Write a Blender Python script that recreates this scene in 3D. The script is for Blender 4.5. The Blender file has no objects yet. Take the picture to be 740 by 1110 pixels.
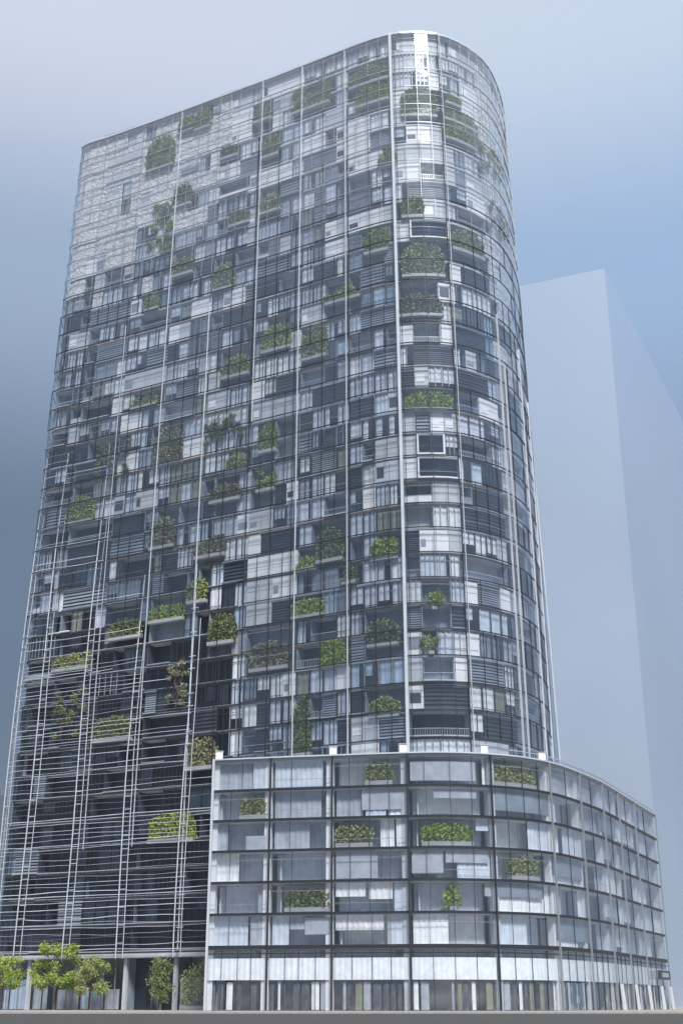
import bpy, math, random, bisect
from mathutils import Vector
random.seed(11)
scene = bpy.context.scene
COL = scene.collection
R = math.radians

# ------------------------------------------------------------------ plan curves
def catmull(ps,n=14,closed=True):
    out=[];N=len(ps)
    for i in range(N if closed else N-1):
        p0,p1,p2,p3=[ps[(i+k-1)%N] if closed else ps[min(max(i+k-1,0),N-1)] for k in range(4)]
        for j in range(n):
            t=j/n
            out.append(tuple(.5*((2*b)+(-a+c)*t+(2*a-5*b+4*c-d)*t*t+(-a+3*b-3*c+d)*t**3) for a,b,c,d in zip(p0,p1,p2,p3)))
    if not closed: out.append(tuple(ps[-1]))
    return out
class Path:
    def __init__(s,ps,closed,top,flare=0,c=(0,0)):
        s.p=catmull(ps,14,closed)+([] if not closed else [ps[0]])
        s.u=[0]
        for a,b in zip(s.p,s.p[1:]): s.u.append(s.u[-1]+math.dist(a,b))
        s.L=s.u[-1];s.top=top;s.fl=flare;s.c=c
    def base(s,u):
        u=min(max(u,0),s.L-1e-6)
        import bisect
        i=min(bisect.bisect_right(s.u,u)-1,len(s.p)-2)
        t=(u-s.u[i])/max(1e-9,s.u[i+1]-s.u[i]);a,b=s.p[i],s.p[i+1]
        return a[0]+(b[0]-a[0])*t,a[1]+(b[1]-a[1])*t
    def __call__(s,u,z,o=0):
        x,y=s.base(u);a=s.base(u-.25);b=s.base(u+.25)
        dx,dy=b[0]-a[0],b[1]-a[1];l=math.hypot(dx,dy) or 1
        k=1+s.fl*(1-(max(0,min(z,s.top))/s.top)**2)
        return (s.c[0]+(x-s.c[0])*k+dy/l*o, s.c[1]+(y-s.c[1])*k-dx/l*o, z)
TOWER=[(-37,208),(-42,196),(-44.9,186),(-45.2,179.6),(-44.4,177.1),(-39,174.5),(-30,170),(-19.6,164.6),(-10,159.6),(-1.4,154.9),(4,152),(7.6,150.6),(11.5,150.2),(15.6,151),(20.1,154),(23.5,158.3),(26.3,165.7),(27.9,174),(28.5,184),(28,196),(22,206),(0,210),(-25,211)]
T=Path(TOWER,True,139,.05,(-6,176))
PODIUM=[(-15.3,168),(-15.35,160),(-15.3,150.3),(-8,148.6),(-1.1,147.2),(7.5,145.6),(12,145.3),(16.7,146.2),(21.5,148.5),(25.8,152.6),(30,159),(34.3,166.6),(41,181),(48.2,196.5)]
P=Path(PODIUM[2:],False,28)

PODIUM_PATH = P

# ------------------------------------------------------------------ materials
def mat(name, col, rough=.6, metal=0., var=0., vscale=1., bump=0., bscale=8., spec=.5, obj_rand=0.):
    m = bpy.data.materials.new(name); m.use_nodes = True
    nt = m.node_tree; N = nt.nodes; L = nt.links
    b = N['Principled BSDF']
    b.inputs['Base Color'].default_value = (*col, 1)
    b.inputs['Roughness'].default_value = rough
    b.inputs['Metallic'].default_value = metal
    b.inputs['Specular IOR Level'].default_value = spec
    tc = N.new('ShaderNodeTexCoord')
    src = None
    if var > 0:
        n = N.new('ShaderNodeTexNoise'); n.inputs['Scale'].default_value = vscale; n.inputs['Detail'].default_value = 5
        L.new(tc.outputs['Object'], n.inputs['Vector'])
        mr = N.new('ShaderNodeMapRange'); mr.inputs['From Min'].default_value = .3; mr.inputs['From Max'].default_value = .7
        mr.inputs['To Min'].default_value = 1 - var; mr.inputs['To Max'].default_value = 1 + var
        L.new(n.outputs['Fac'], mr.inputs['Value'])
        mx = N.new('ShaderNodeMix'); mx.data_type = 'RGBA'; mx.blend_type = 'MULTIPLY'; mx.inputs['Factor'].default_value = 1
        mx.inputs['A'].default_value = (*col, 1); L.new(mr.outputs['Result'], mx.inputs['B'])
        L.new(mx.outputs['Result'], b.inputs['Base Color'])
    if bump > 0:
        n2 = N.new('ShaderNodeTexNoise'); n2.inputs['Scale'].default_value = bscale; n2.inputs['Detail'].default_value = 6
        L.new(tc.outputs['Object'], n2.inputs['Vector'])
        bp = N.new('ShaderNodeBump'); bp.inputs['Strength'].default_value = bump; bp.inputs['Distance'].default_value = .1
        L.new(n2.outputs['Fac'], bp.inputs['Height']); L.new(bp.outputs['Normal'], b.inputs['Normal'])
    return m

def glass(name, tint, refl=.12, rough=.02, wave=.03):
    """architectural glazing: see-through with a coated mirror reflection, slightly wavy"""
    m = bpy.data.materials.new(name); m.use_nodes = True
    nt = m.node_tree; N = nt.nodes; L = nt.links
    N.remove(N['Principled BSDF']); out = N['Material Output']
    tr = N.new('ShaderNodeBsdfTransparent'); tr.inputs['Color'].default_value = (*tint, 1)
    gl = N.new('ShaderNodeBsdfGlossy'); gl.inputs['Roughness'].default_value = rough; gl.inputs['Color'].default_value = (.9, .95, 1, 1)
    lw = N.new('ShaderNodeLayerWeight'); lw.inputs['Blend'].default_value = .5
    pw = N.new('ShaderNodeMath'); pw.operation = 'POWER'; pw.inputs[1].default_value = 2.6; L.new(lw.outputs['Facing'], pw.inputs[0])
    ad = N.new('ShaderNodeMath'); ad.operation = 'MULTIPLY_ADD'; ad.inputs[1].default_value = .8; ad.inputs[2].default_value = refl; ad.use_clamp = True
    tc = N.new('ShaderNodeTexCoord'); n = N.new('ShaderNodeTexNoise'); n.inputs['Scale'].default_value = .35; n.inputs['Detail'].default_value = 2
    L.new(tc.outputs['Object'], n.inputs['Vector'])
    bp = N.new('ShaderNodeBump'); bp.inputs['Strength'].default_value = 1; bp.inputs['Distance'].default_value = wave
    L.new(n.outputs['Fac'], bp.inputs['Height']); L.new(bp.outputs['Normal'], gl.inputs['Normal'])
    L.new(pw.outputs['Value'], ad.inputs[0])
    mx = N.new('ShaderNodeMixShader'); L.new(ad.outputs['Value'], mx.inputs['Fac']); L.new(tr.outputs['BSDF'], mx.inputs[1]); L.new(gl.outputs['BSDF'], mx.inputs[2])
    L.new(mx.outputs['Shader'], out.inputs['Surface'])
    return m

def crackle(name, col, dark):
    """pale cast screen veined with a net of thin dry stems"""
    m = mat(name, col, rough=.7)
    nt = m.node_tree; N = nt.nodes; L = nt.links; b = N['Principled BSDF']
    tc = N.new('ShaderNodeTexCoord')
    nz = N.new('ShaderNodeTexNoise'); nz.inputs['Scale'].default_value = .7; nz.inputs['Detail'].default_value = 4
    L.new(tc.outputs['Object'], nz.inputs['Vector'])
    va = N.new('ShaderNodeVectorMath'); va.operation = 'MULTIPLY_ADD'; va.inputs[1].default_value = (1.9, 1.9, 1.9)
    L.new(nz.outputs['Color'], va.inputs[0]); L.new(tc.outputs['Object'], va.inputs[2])
    mp = N.new('ShaderNodeMapping'); mp.inputs['Scale'].default_value = (.62, .62, .95); L.new(va.outputs['Vector'], mp.inputs['Vector'])
    vo = N.new('ShaderNodeTexVoronoi'); vo.feature = 'DISTANCE_TO_EDGE'; vo.inputs['Scale'].default_value = 1.0; L.new(mp.outputs['Vector'], vo.inputs['Vector'])
    r1 = N.new('ShaderNodeMapRange'); r1.inputs['From Min'].default_value = .0; r1.inputs['From Max'].default_value = .09
    L.new(vo.outputs['Distance'], r1.inputs['Value'])
    n2 = N.new('ShaderNodeTexNoise'); n2.inputs['Scale'].default_value = 1.7; n2.inputs['Detail'].default_value = 8; n2.inputs['Roughness'].default_value = .7
    L.new(tc.outputs['Object'], n2.inputs['Vector'])
    r2 = N.new('ShaderNodeMapRange'); r2.inputs['From Min'].default_value = .38; r2.inputs['From Max'].default_value = .62
    L.new(n2.outputs['Fac'], r2.inputs['Value'])
    mn = N.new('ShaderNodeMath'); mn.operation = 'MULTIPLY'; L.new(r1.outputs['Result'], mn.inputs[0]); L.new(r2.outputs['Result'], mn.inputs[1])
    pw = N.new('ShaderNodeMath'); pw.operation = 'POWER'; pw.inputs[1].default_value = .4; L.new(mn.outputs['Value'], pw.inputs[0])
    mx = N.new('ShaderNodeMix'); mx.data_type = 'RGBA'; mx.inputs['A'].default_value = (*dark, 1); mx.inputs['B'].default_value = (*col, 1)
    L.new(pw.outputs['Value'], mx.inputs['Factor']); L.new(mx.outputs['Result'], b.inputs['Base Color'])
    bp = N.new('ShaderNodeBump'); bp.inputs['Strength'].default_value = .8; bp.inputs['Distance'].default_value = .25
    L.new(pw.outputs['Value'], bp.inputs['Height']); L.new(bp.outputs['Normal'], b.inputs['Normal'])
    return m

def leafmat(name, c1, c2):
    m = mat(name, c1, rough=.55, spec=.3)
    nt = m.node_tree; N = nt.nodes; L = nt.links; b = N['Principled BSDF']
    tc = N.new('ShaderNodeTexCoord'); n = N.new('ShaderNodeTexNoise'); n.inputs['Scale'].default_value = 1.6; n.inputs['Detail'].default_value = 6
    n.inputs['Roughness'].default_value = .7
    L.new(tc.outputs['Object'], n.inputs['Vector'])
    mr = N.new('ShaderNodeMapRange'); mr.inputs['From Min'].default_value = .35; mr.inputs['From Max'].default_value = .65; L.new(n.outputs['Fac'], mr.inputs['Value'])
    mx = N.new('ShaderNodeMix'); mx.data_type = 'RGBA'; mx.inputs['A'].default_value = (*c1, 1); mx.inputs['B'].default_value = (*c2, 1)
    L.new(mr.outputs['Result'], mx.inputs['Factor']); L.new(mx.outputs['Result'], b.inputs['Base Color'])
    return m

M = {}
M['glass'] = glass('tower_glass', (.96, .98, .99), .06)
M['glass_blue'] = glass('tower_glass_blue', (.86, .92, .97), .14)
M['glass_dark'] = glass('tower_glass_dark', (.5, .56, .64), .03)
M['glass_clear'] = glass('podium_glass', (.96, .98, .99), .12, wave=.05)
M['glass_blade'] = glass('blade_glass', (.92, .96, .99), .3)
M['glass_skin'] = glass('outer_skin_glass', (.975, .985, .995), .13, rough=.07, wave=.05)
M['mullion'] = mat('dark_mullion', (.028, .03, .038), .45, .3)
M['mullion_grey'] = mat('grey_mullion', (.30, .33, .37), .4, .3)
M['post'] = mat('pale_metal_post', (.62, .66, .72), .35, .2, var=.08, vscale=.5)
M['white'] = mat('white_panel', (.80, .81, .85), .45, var=.06, vscale=.6)
M['pale'] = mat('pale_grey_panel', (.50, .53, .58), .5, var=.12, vscale=.5)
M['grey'] = mat('grey_panel', (.24, .285, .35), .5, var=.2, vscale=.5)
M['shutter'] = mat('charcoal_shutter', (.04, .05, .072), .45, var=.3, vscale=.7)
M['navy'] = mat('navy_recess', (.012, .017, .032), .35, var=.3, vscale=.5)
M['core'] = mat('core_wall', (.26, .29, .34), .8, var=.25, vscale=.25)
M['core_pale'] = mat('interior_wall', (.60, .62, .66), .8, var=.15, vscale=.3)
M['slab'] = mat('slab_concrete', (.42, .44, .48), .7, var=.15, vscale=.6)
M['fascia'] = mat('dark_slab_edge', (.035, .032, .035), .5, var=.3, vscale=.4)
M['fascia_pale'] = mat('pale_slab_edge', (.52, .55, .60), .5, var=.15, vscale=.4)
M['bronze'] = mat('bronze_trim', (.20, .12, .07), .45, .3, var=.2)
M['curtain'] = mat('white_curtain', (.86, .87, .90), .9, var=.10, vscale=1.2)
M['curtain_blue'] = mat('blue_grey_curtain', (.62, .68, .78), .9, var=.12, vscale=1.0)
M['curtain_grey'] = mat('grey_curtain', (.42, .45, .52), .9, var=.15, vscale=1.0)
M['curtain_olive'] = mat('olive_blind', (.26, .27, .21), .9, var=.15, vscale=1.0)
M['curtain_lav'] = mat('lavender_curtain', (.70, .71, .82), .9, var=.12, vscale=.8)
M['curtain_slate'] = mat('slate_curtain', (.24, .29, .36), .9, var=.2, vscale=.8)
M['curtain_dark'] = mat('dark_curtain', (.12, .13, .15), .9, var=.3, vscale=1.0)
M['curtain_glow'] = mat('glowing_white_blind', (.80, .83, .88), .9, var=.1, vscale=1.5)
b_ = M['curtain_glow'].node_tree.nodes['Principled BSDF']; b_.inputs['Emission Color'].default_value = (.85, .92, 1, 1); b_.inputs['Emission Strength'].default_value = .05  # faint emission put into the blind, standing in for light behind it
M['screen'] = crackle('veined_white_screen', (.86, .87, .90), (.5, .51, .53))
M['rail'] = mat('pale_rail', (.55, .58, .62), .35, .4)
M['louvre'] = mat('pale_louvre', (.62, .68, .78), .35, .1, var=.25, vscale=.25)
M['leaf'] = leafmat('olive_leaves', (.20, .23, .07), (.42, .46, .17))
M['leaf_bright'] = leafmat('bright_leaves', (.19, .27, .045), (.42, .53, .10))
M['leaf_dark'] = leafmat('dark_leaves', (.11, .14, .055), (.27, .32, .12))
M['leaf_dry'] = leafmat('dry_olive_leaves', (.18, .175, .10), (.36, .36, .21))
M['leaf_pale'] = leafmat('pale_olive_leaves', (.24, .28, .14), (.46, .52, .27))
M['bark'] = mat('bark', (.12, .09, .07), .9, var=.3, vscale=4)
M['planter'] = mat('planter_metal', (.34, .36, .39), .5, var=.1)
M['asphalt'] = mat('asphalt', (.062, .058, .052), .85, var=.25, vscale=3, bump=.3, bscale=30)
M['paving'] = mat('pavement', (.34, .31, .27), .8, var=.15, vscale=1.2)
M['kerb'] = mat('kerbstone', (.34, .32, .30), .8, var=.15, vscale=2)
M['bg_wall'] = mat('distant_cladding', (.60, .70, .84), .3, .55, var=.04, vscale=.02)  # pale blue stands in for part of the haze at this distance
M['bg_wall2'] = mat('distant_cladding_blue', (.12, .15, .19), .5, var=.06, vscale=.03)  # haze fade of the far block put into this blue tone
M['roofing'] = mat('roofing', (.13, .14, .16), .8, var=.1)
M['sign_face'] = mat('sign_face', (.35, .38, .40), .4)

# ------------------------------------------------------------------ mesh helpers
class MB:
    def __init__(s): s.v = []; s.f = []; s.m = []; s.mats = []
    def mi(s, name):
        if name not in s.mats: s.mats.append(name)
        return s.mats.index(name)
    def face(s, pts, m):
        i = len(s.v); s.v += [tuple(p) for p in pts]; s.f.append(tuple(range(i, i + len(pts)))); s.m.append(s.mi(m))
    def hexa(s, a, m):   # a: 8 points, bottom 4 then top 4
        i = len(s.v); s.v += [tuple(p) for p in a]; k = s.mi(m)
        for q in ((3, 2, 1, 0), (4, 5, 6, 7), (0, 1, 5, 4), (1, 2, 6, 5), (2, 3, 7, 6), (3, 0, 4, 7)):
            s.f.append(tuple(i + j for j in q)); s.m.append(k)
    def box(s, F, u0, u1, z0, z1, o0, o1, m, step=2.0):
        """box in facade coordinates, following the curve as one closed strip"""
        n = max(1, math.ceil((u1 - u0) / step - 1e-6)); k = s.mi(m); i = len(s.v)
        for j in range(n + 1):
            u = u0 + (u1 - u0) * j / n
            s.v += [F(u, z0, o0), F(u, z0, o1), F(u, z1, o1), F(u, z1, o0)]
        for j in range(n):
            a = i + 4 * j; b = a + 4
            for p, q in ((0, 1), (1, 2), (2, 3), (3, 0)):
                s.f.append((a + p, b + p, b + q, a + q)); s.m.append(k)
        s.f.append((i, i + 1, i + 2, i + 3)); e = i + 4 * n; s.f.append((e + 3, e + 2, e + 1, e)); s.m += [k, k]
    def pane(s, F, u0, u1, z0, z1, o, m, step=2.0):
        n = max(1, math.ceil((u1 - u0) / step - 1e-6)); k = s.mi(m); i = len(s.v)
        for j in range(n + 1):
            u = u0 + (u1 - u0) * j / n; s.v += [F(u, z0, o), F(u, z1, o)]
        for j in range(n):
            a = i + 2 * j; s.f.append((a, a + 2, a + 3, a + 1)); s.m.append(k)
    def cube(s, c, d, m, rz=0):
        cx, cy, cz = c; ca, sa = math.cos(rz), math.sin(rz); pts = []
        for z in (-.5, .5):
            for x, y in ((-.5, -.5), (.5, -.5), (.5, .5), (-.5, .5)):
                X, Y = x * d[0], y * d[1]; pts.append((cx + X * ca - Y * sa, cy + X * sa + Y * ca, cz + z * d[2]))
        s.hexa(pts, m)
    def tube(s, pts, rad, m, n=6):
        k = s.mi(m); i0 = len(s.v); np_ = len(pts)
        for j, p in enumerate(pts):
            r = rad[j] if isinstance(rad, (list, tuple)) else rad
            a = Vector(pts[max(j - 1, 0)]); b = Vector(pts[min(j + 1, np_ - 1)]); d = (b - a).normalized()
            x = d.orthogonal().normalized(); y = d.cross(x)
            for q in range(n):
                t = 2 * math.pi * q / n; s.v.append(tuple(Vector(p) + x * (r * math.cos(t)) + y * (r * math.sin(t))))
        for j in range(np_ - 1):
            for q in range(n):
                a = i0 + j * n + q; b = i0 + j * n + (q + 1) % n
                s.f.append((a, b, b + n, a + n)); s.m.append(k)
        s.f.append(tuple(i0 + q for q in reversed(range(n)))); s.f.append(tuple(i0 + (np_ - 1) * n + q for q in range(n))); s.m += [k, k]
    def join(s, o):
        i = len(s.v); s.v += o.v; mp = [s.mi(x) for x in o.mats]
        s.f += [tuple(i + j for j in f) for f in o.f]; s.m += [mp[k] for k in o.m]
    def build(s, name, parent=None):
        org = Vector(parent.location) if parent else (Vector(s.v[0]) if s.v else Vector())
        me = bpy.data.meshes.new(name)
        me.from_pydata([tuple(Vector(p) - org) for p in s.v], [], s.f)
        for x in s.mats: me.materials.append(M[x])
        me.polygons.foreach_set('material_index', s.m); me.update()
        o = bpy.data.objects.new(name, me); COL.objects.link(o)
        if parent: o.parent = parent
        else: o.location = org
        return o

def sub(name, mb, parent):
    """a sub-part: parent is a part (mesh at its thing's origin)"""
    root = parent.parent; org = Vector(root.location)
    me = bpy.data.meshes.new(name); me.from_pydata([tuple(Vector(p) - org) for p in mb.v], [], mb.f)
    for x in mb.mats: me.materials.append(M[x])
    me.polygons.foreach_set('material_index', mb.m); me.update()
    o = bpy.data.objects.new(name, me); COL.objects.link(o); o.parent = parent
    return o

def tag(o, label=None, cat=None, group=None, kind=None):
    if label: o['label'] = label
    if cat: o['category'] = cat
    if group: o['group'] = group
    if kind: o['kind'] = kind
    return o
def thing(name, loc, label, cat, group=None):
    o = bpy.data.objects.new(name, None); COL.objects.link(o); o.location = loc; o.empty_display_size = .5
    return tag(o, label, cat, group)

def size_seen(F, u, z, w, h):
    """rough apparent size of a facade piece, seen from the street"""
    a = Vector(F(u, z)); b = Vector(F(u + w, z)); c = Vector(F(u, z + h)); e = Vector((0, 0, 1.6))
    n = (b - a).cross(c - a); d = a - e
    return abs(n.dot(d)) / max(1, d.length) ** 3

class Bag:
    """repeated parts: the 100 that show largest become parts, the rest one part"""
    def __init__(s, name, subname=None): s.name = name; s.subname = subname; s.it = []
    def add(s, size, mb, smb=None): s.it.append((size, mb, smb))
    def flush(s, root, cap=100):
        s.it.sort(key=lambda t: -t[0])
        if len(s.it) > cap: head, rest = s.it[:cap - 1], s.it[cap - 1:]
        else: head, rest = s.it, []
        for _, mb, smb in head:
            o = mb.build(s.name, root)
            for q_ in (smb if isinstance(smb, list) else [smb]):
                if q_ and q_.v: sub(s.subname, q_, o)
        if rest:
            a = MB(); b = MB()
            for _, mb, smb in rest:
                a.join(mb)
                for q_ in (smb if isinstance(smb, list) else [smb]):
                    if q_: b.join(q_)
            o = a.build(s.name, root); o['kind'] = 'stuff'
            if b.v: c = sub(s.subname, b, o); c['kind'] = 'stuff'

# ------------------------------------------------------------------ facade data (cells: col0, col1, floor0, floor1)
DARK= [(20, 23, 33, 34), (22, 24, 34, 35), (28, 31, 33, 34), (31, 32, 32, 33), (29, 30, 30, 32), (26, 28, 32, 33), (32, 34, 31, 32), (32, 34, 30, 31), (34, 36, 33, 34), (32, 34, 28, 29), (34, 36, 27, 28), (28, 29, 36, 37), (30, 31, 34, 35), (37, 40, 30, 31), (37, 40, 26, 27), (37, 39, 23, 24), (37, 40, 22, 23), (40, 43, 23, 24), (36, 37, 21, 22), (36, 37, 21, 22), (40, 43, 21, 22), (41, 45, 29, 30), (41, 44, 27, 28), (41, 43, 26, 27), (22, 24, 29, 30), (25, 26, 28, 30), (23, 26, 27, 28), (20, 24, 26, 27), (21, 24, 26, 27), (29, 31, 27, 28), (25, 27, 25, 26), (32, 34, 28, 29), (34, 36, 24, 25), (32, 34, 23, 24), (34, 36, 22, 23), (29, 31, 22, 23), (28, 30, 22, 23), (8, 12, 28, 29), (9, 12, 26, 27), (13, 16, 27, 28), (14, 16, 25, 26), (20, 21, 25, 26), (9, 11, 23, 24), (17, 19, 23, 24), (17, 19, 23, 24), (16, 18, 21, 22), (12, 13, 21, 22), (9, 10, 21, 22), (26, 28, 27, 28), (29, 32, 21, 22), (32, 34, 20, 21), (33, 34, 18, 19), (29, 31, 18, 19), (25, 27, 17, 18), (30, 32, 16, 17), (25, 28, 15, 16), (23, 24, 14, 15), (20, 22, 18, 19), (31, 33, 17, 18), (16, 17, 25, 26), (40, 43, 18, 19), (41, 44, 16, 17), (40, 44, 15, 16), (40, 44, 13, 14), (41, 43, 12, 13), (37, 40, 11, 12), (37, 39, 9, 10), (37, 40, 8, 9), (40, 43, 9, 10), (41, 45, 7, 8), (41, 44, 7, 8), (36, 37, 14, 15), (36, 37, 13, 14), (36, 37, 11, 12), (37, 38, 19, 20), (45, 48, 11, 12), (45, 48, 10, 11), (45, 47, 9, 10), (45, 59, 8, 9), (44, 47, 7, 8), (45, 48, 19, 20), (45, 48, 18, 19), (44, 47, 14, 15), (44, 47, 13, 14), (47, 53, 24, 25), (44, 47, 24, 25), (44, 46, 22, 23), (47, 55, 22, 23), (45, 59, 21, 22), (45, 59, 20, 21), (34, 36, 10, 11), (34, 36, 7, 8), (32, 34, 8, 9), (29, 31, 10, 12), (26, 28, 12, 13), (25, 26, 7, 9), (29, 30, 8, 9), (31, 32, 7, 8), (30, 31, 8, 9), (32, 33, 13, 14), (32, 33, 10, 11), (17, 18, 15, 16), (17, 18, 14, 15), (12, 15, 17, 18), (12, 15, 16, 17), (0, 12, 17, 18), (8, 12, 16, 17), (8, 12, 14, 15), (13, 16, 15, 16), (0, 9, 18, 19), (8, 11, 20, 21), (9, 12, 21, 22), (20, 22, 17, 18)]
WHITE= [(38, 40, 20, 21), (37, 40, 14, 15), (37, 40, 9, 10), (26, 28, 13, 14), (37, 38, 35, 36), (32, 34, 33, 34), (33, 34, 35, 36), (17, 18, 23, 24), (18, 20, 27, 28), (36, 37, 14, 15), (40, 41, 13, 14), (34, 35, 27, 28), (31, 32, 21, 22), (33, 34, 16, 17), (32, 33, 25, 26), (40, 41, 10, 11), (25, 28, 24, 25), (21, 23, 27, 28)]
FRAMED= [(37, 40, 17, 18), (37, 39, 18, 19), (37, 39, 18, 19), (37, 40, 28, 29)]
PD= [(18.0, 22.8, 21.6, 24.4), (15.0, 19.8, 14.0, 17.2), (11.4, 14.4, 8.0, 10.0), (4.2, 6.6, 17.2, 19.2), (23.7, 31.5, 24.8, 27.2), (33.9, 42.6, 21.6, 24.4), (23.7, 27.3, 14.4, 17.2), (27.6, 32.7, 15.6, 17.2), (42.6, 51.0, 14.8, 17.2), (42.9, 52.2, 7.6, 10.4), (58.8, 67.5, 21.6, 24.8), (68.1, 79.2, 19.6, 21.6), (33.6, 40.5, 12.0, 13.6), (26.4, 31.5, 22.8, 24.0), (59.1, 63.9, 9.6, 11.2)]
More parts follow.
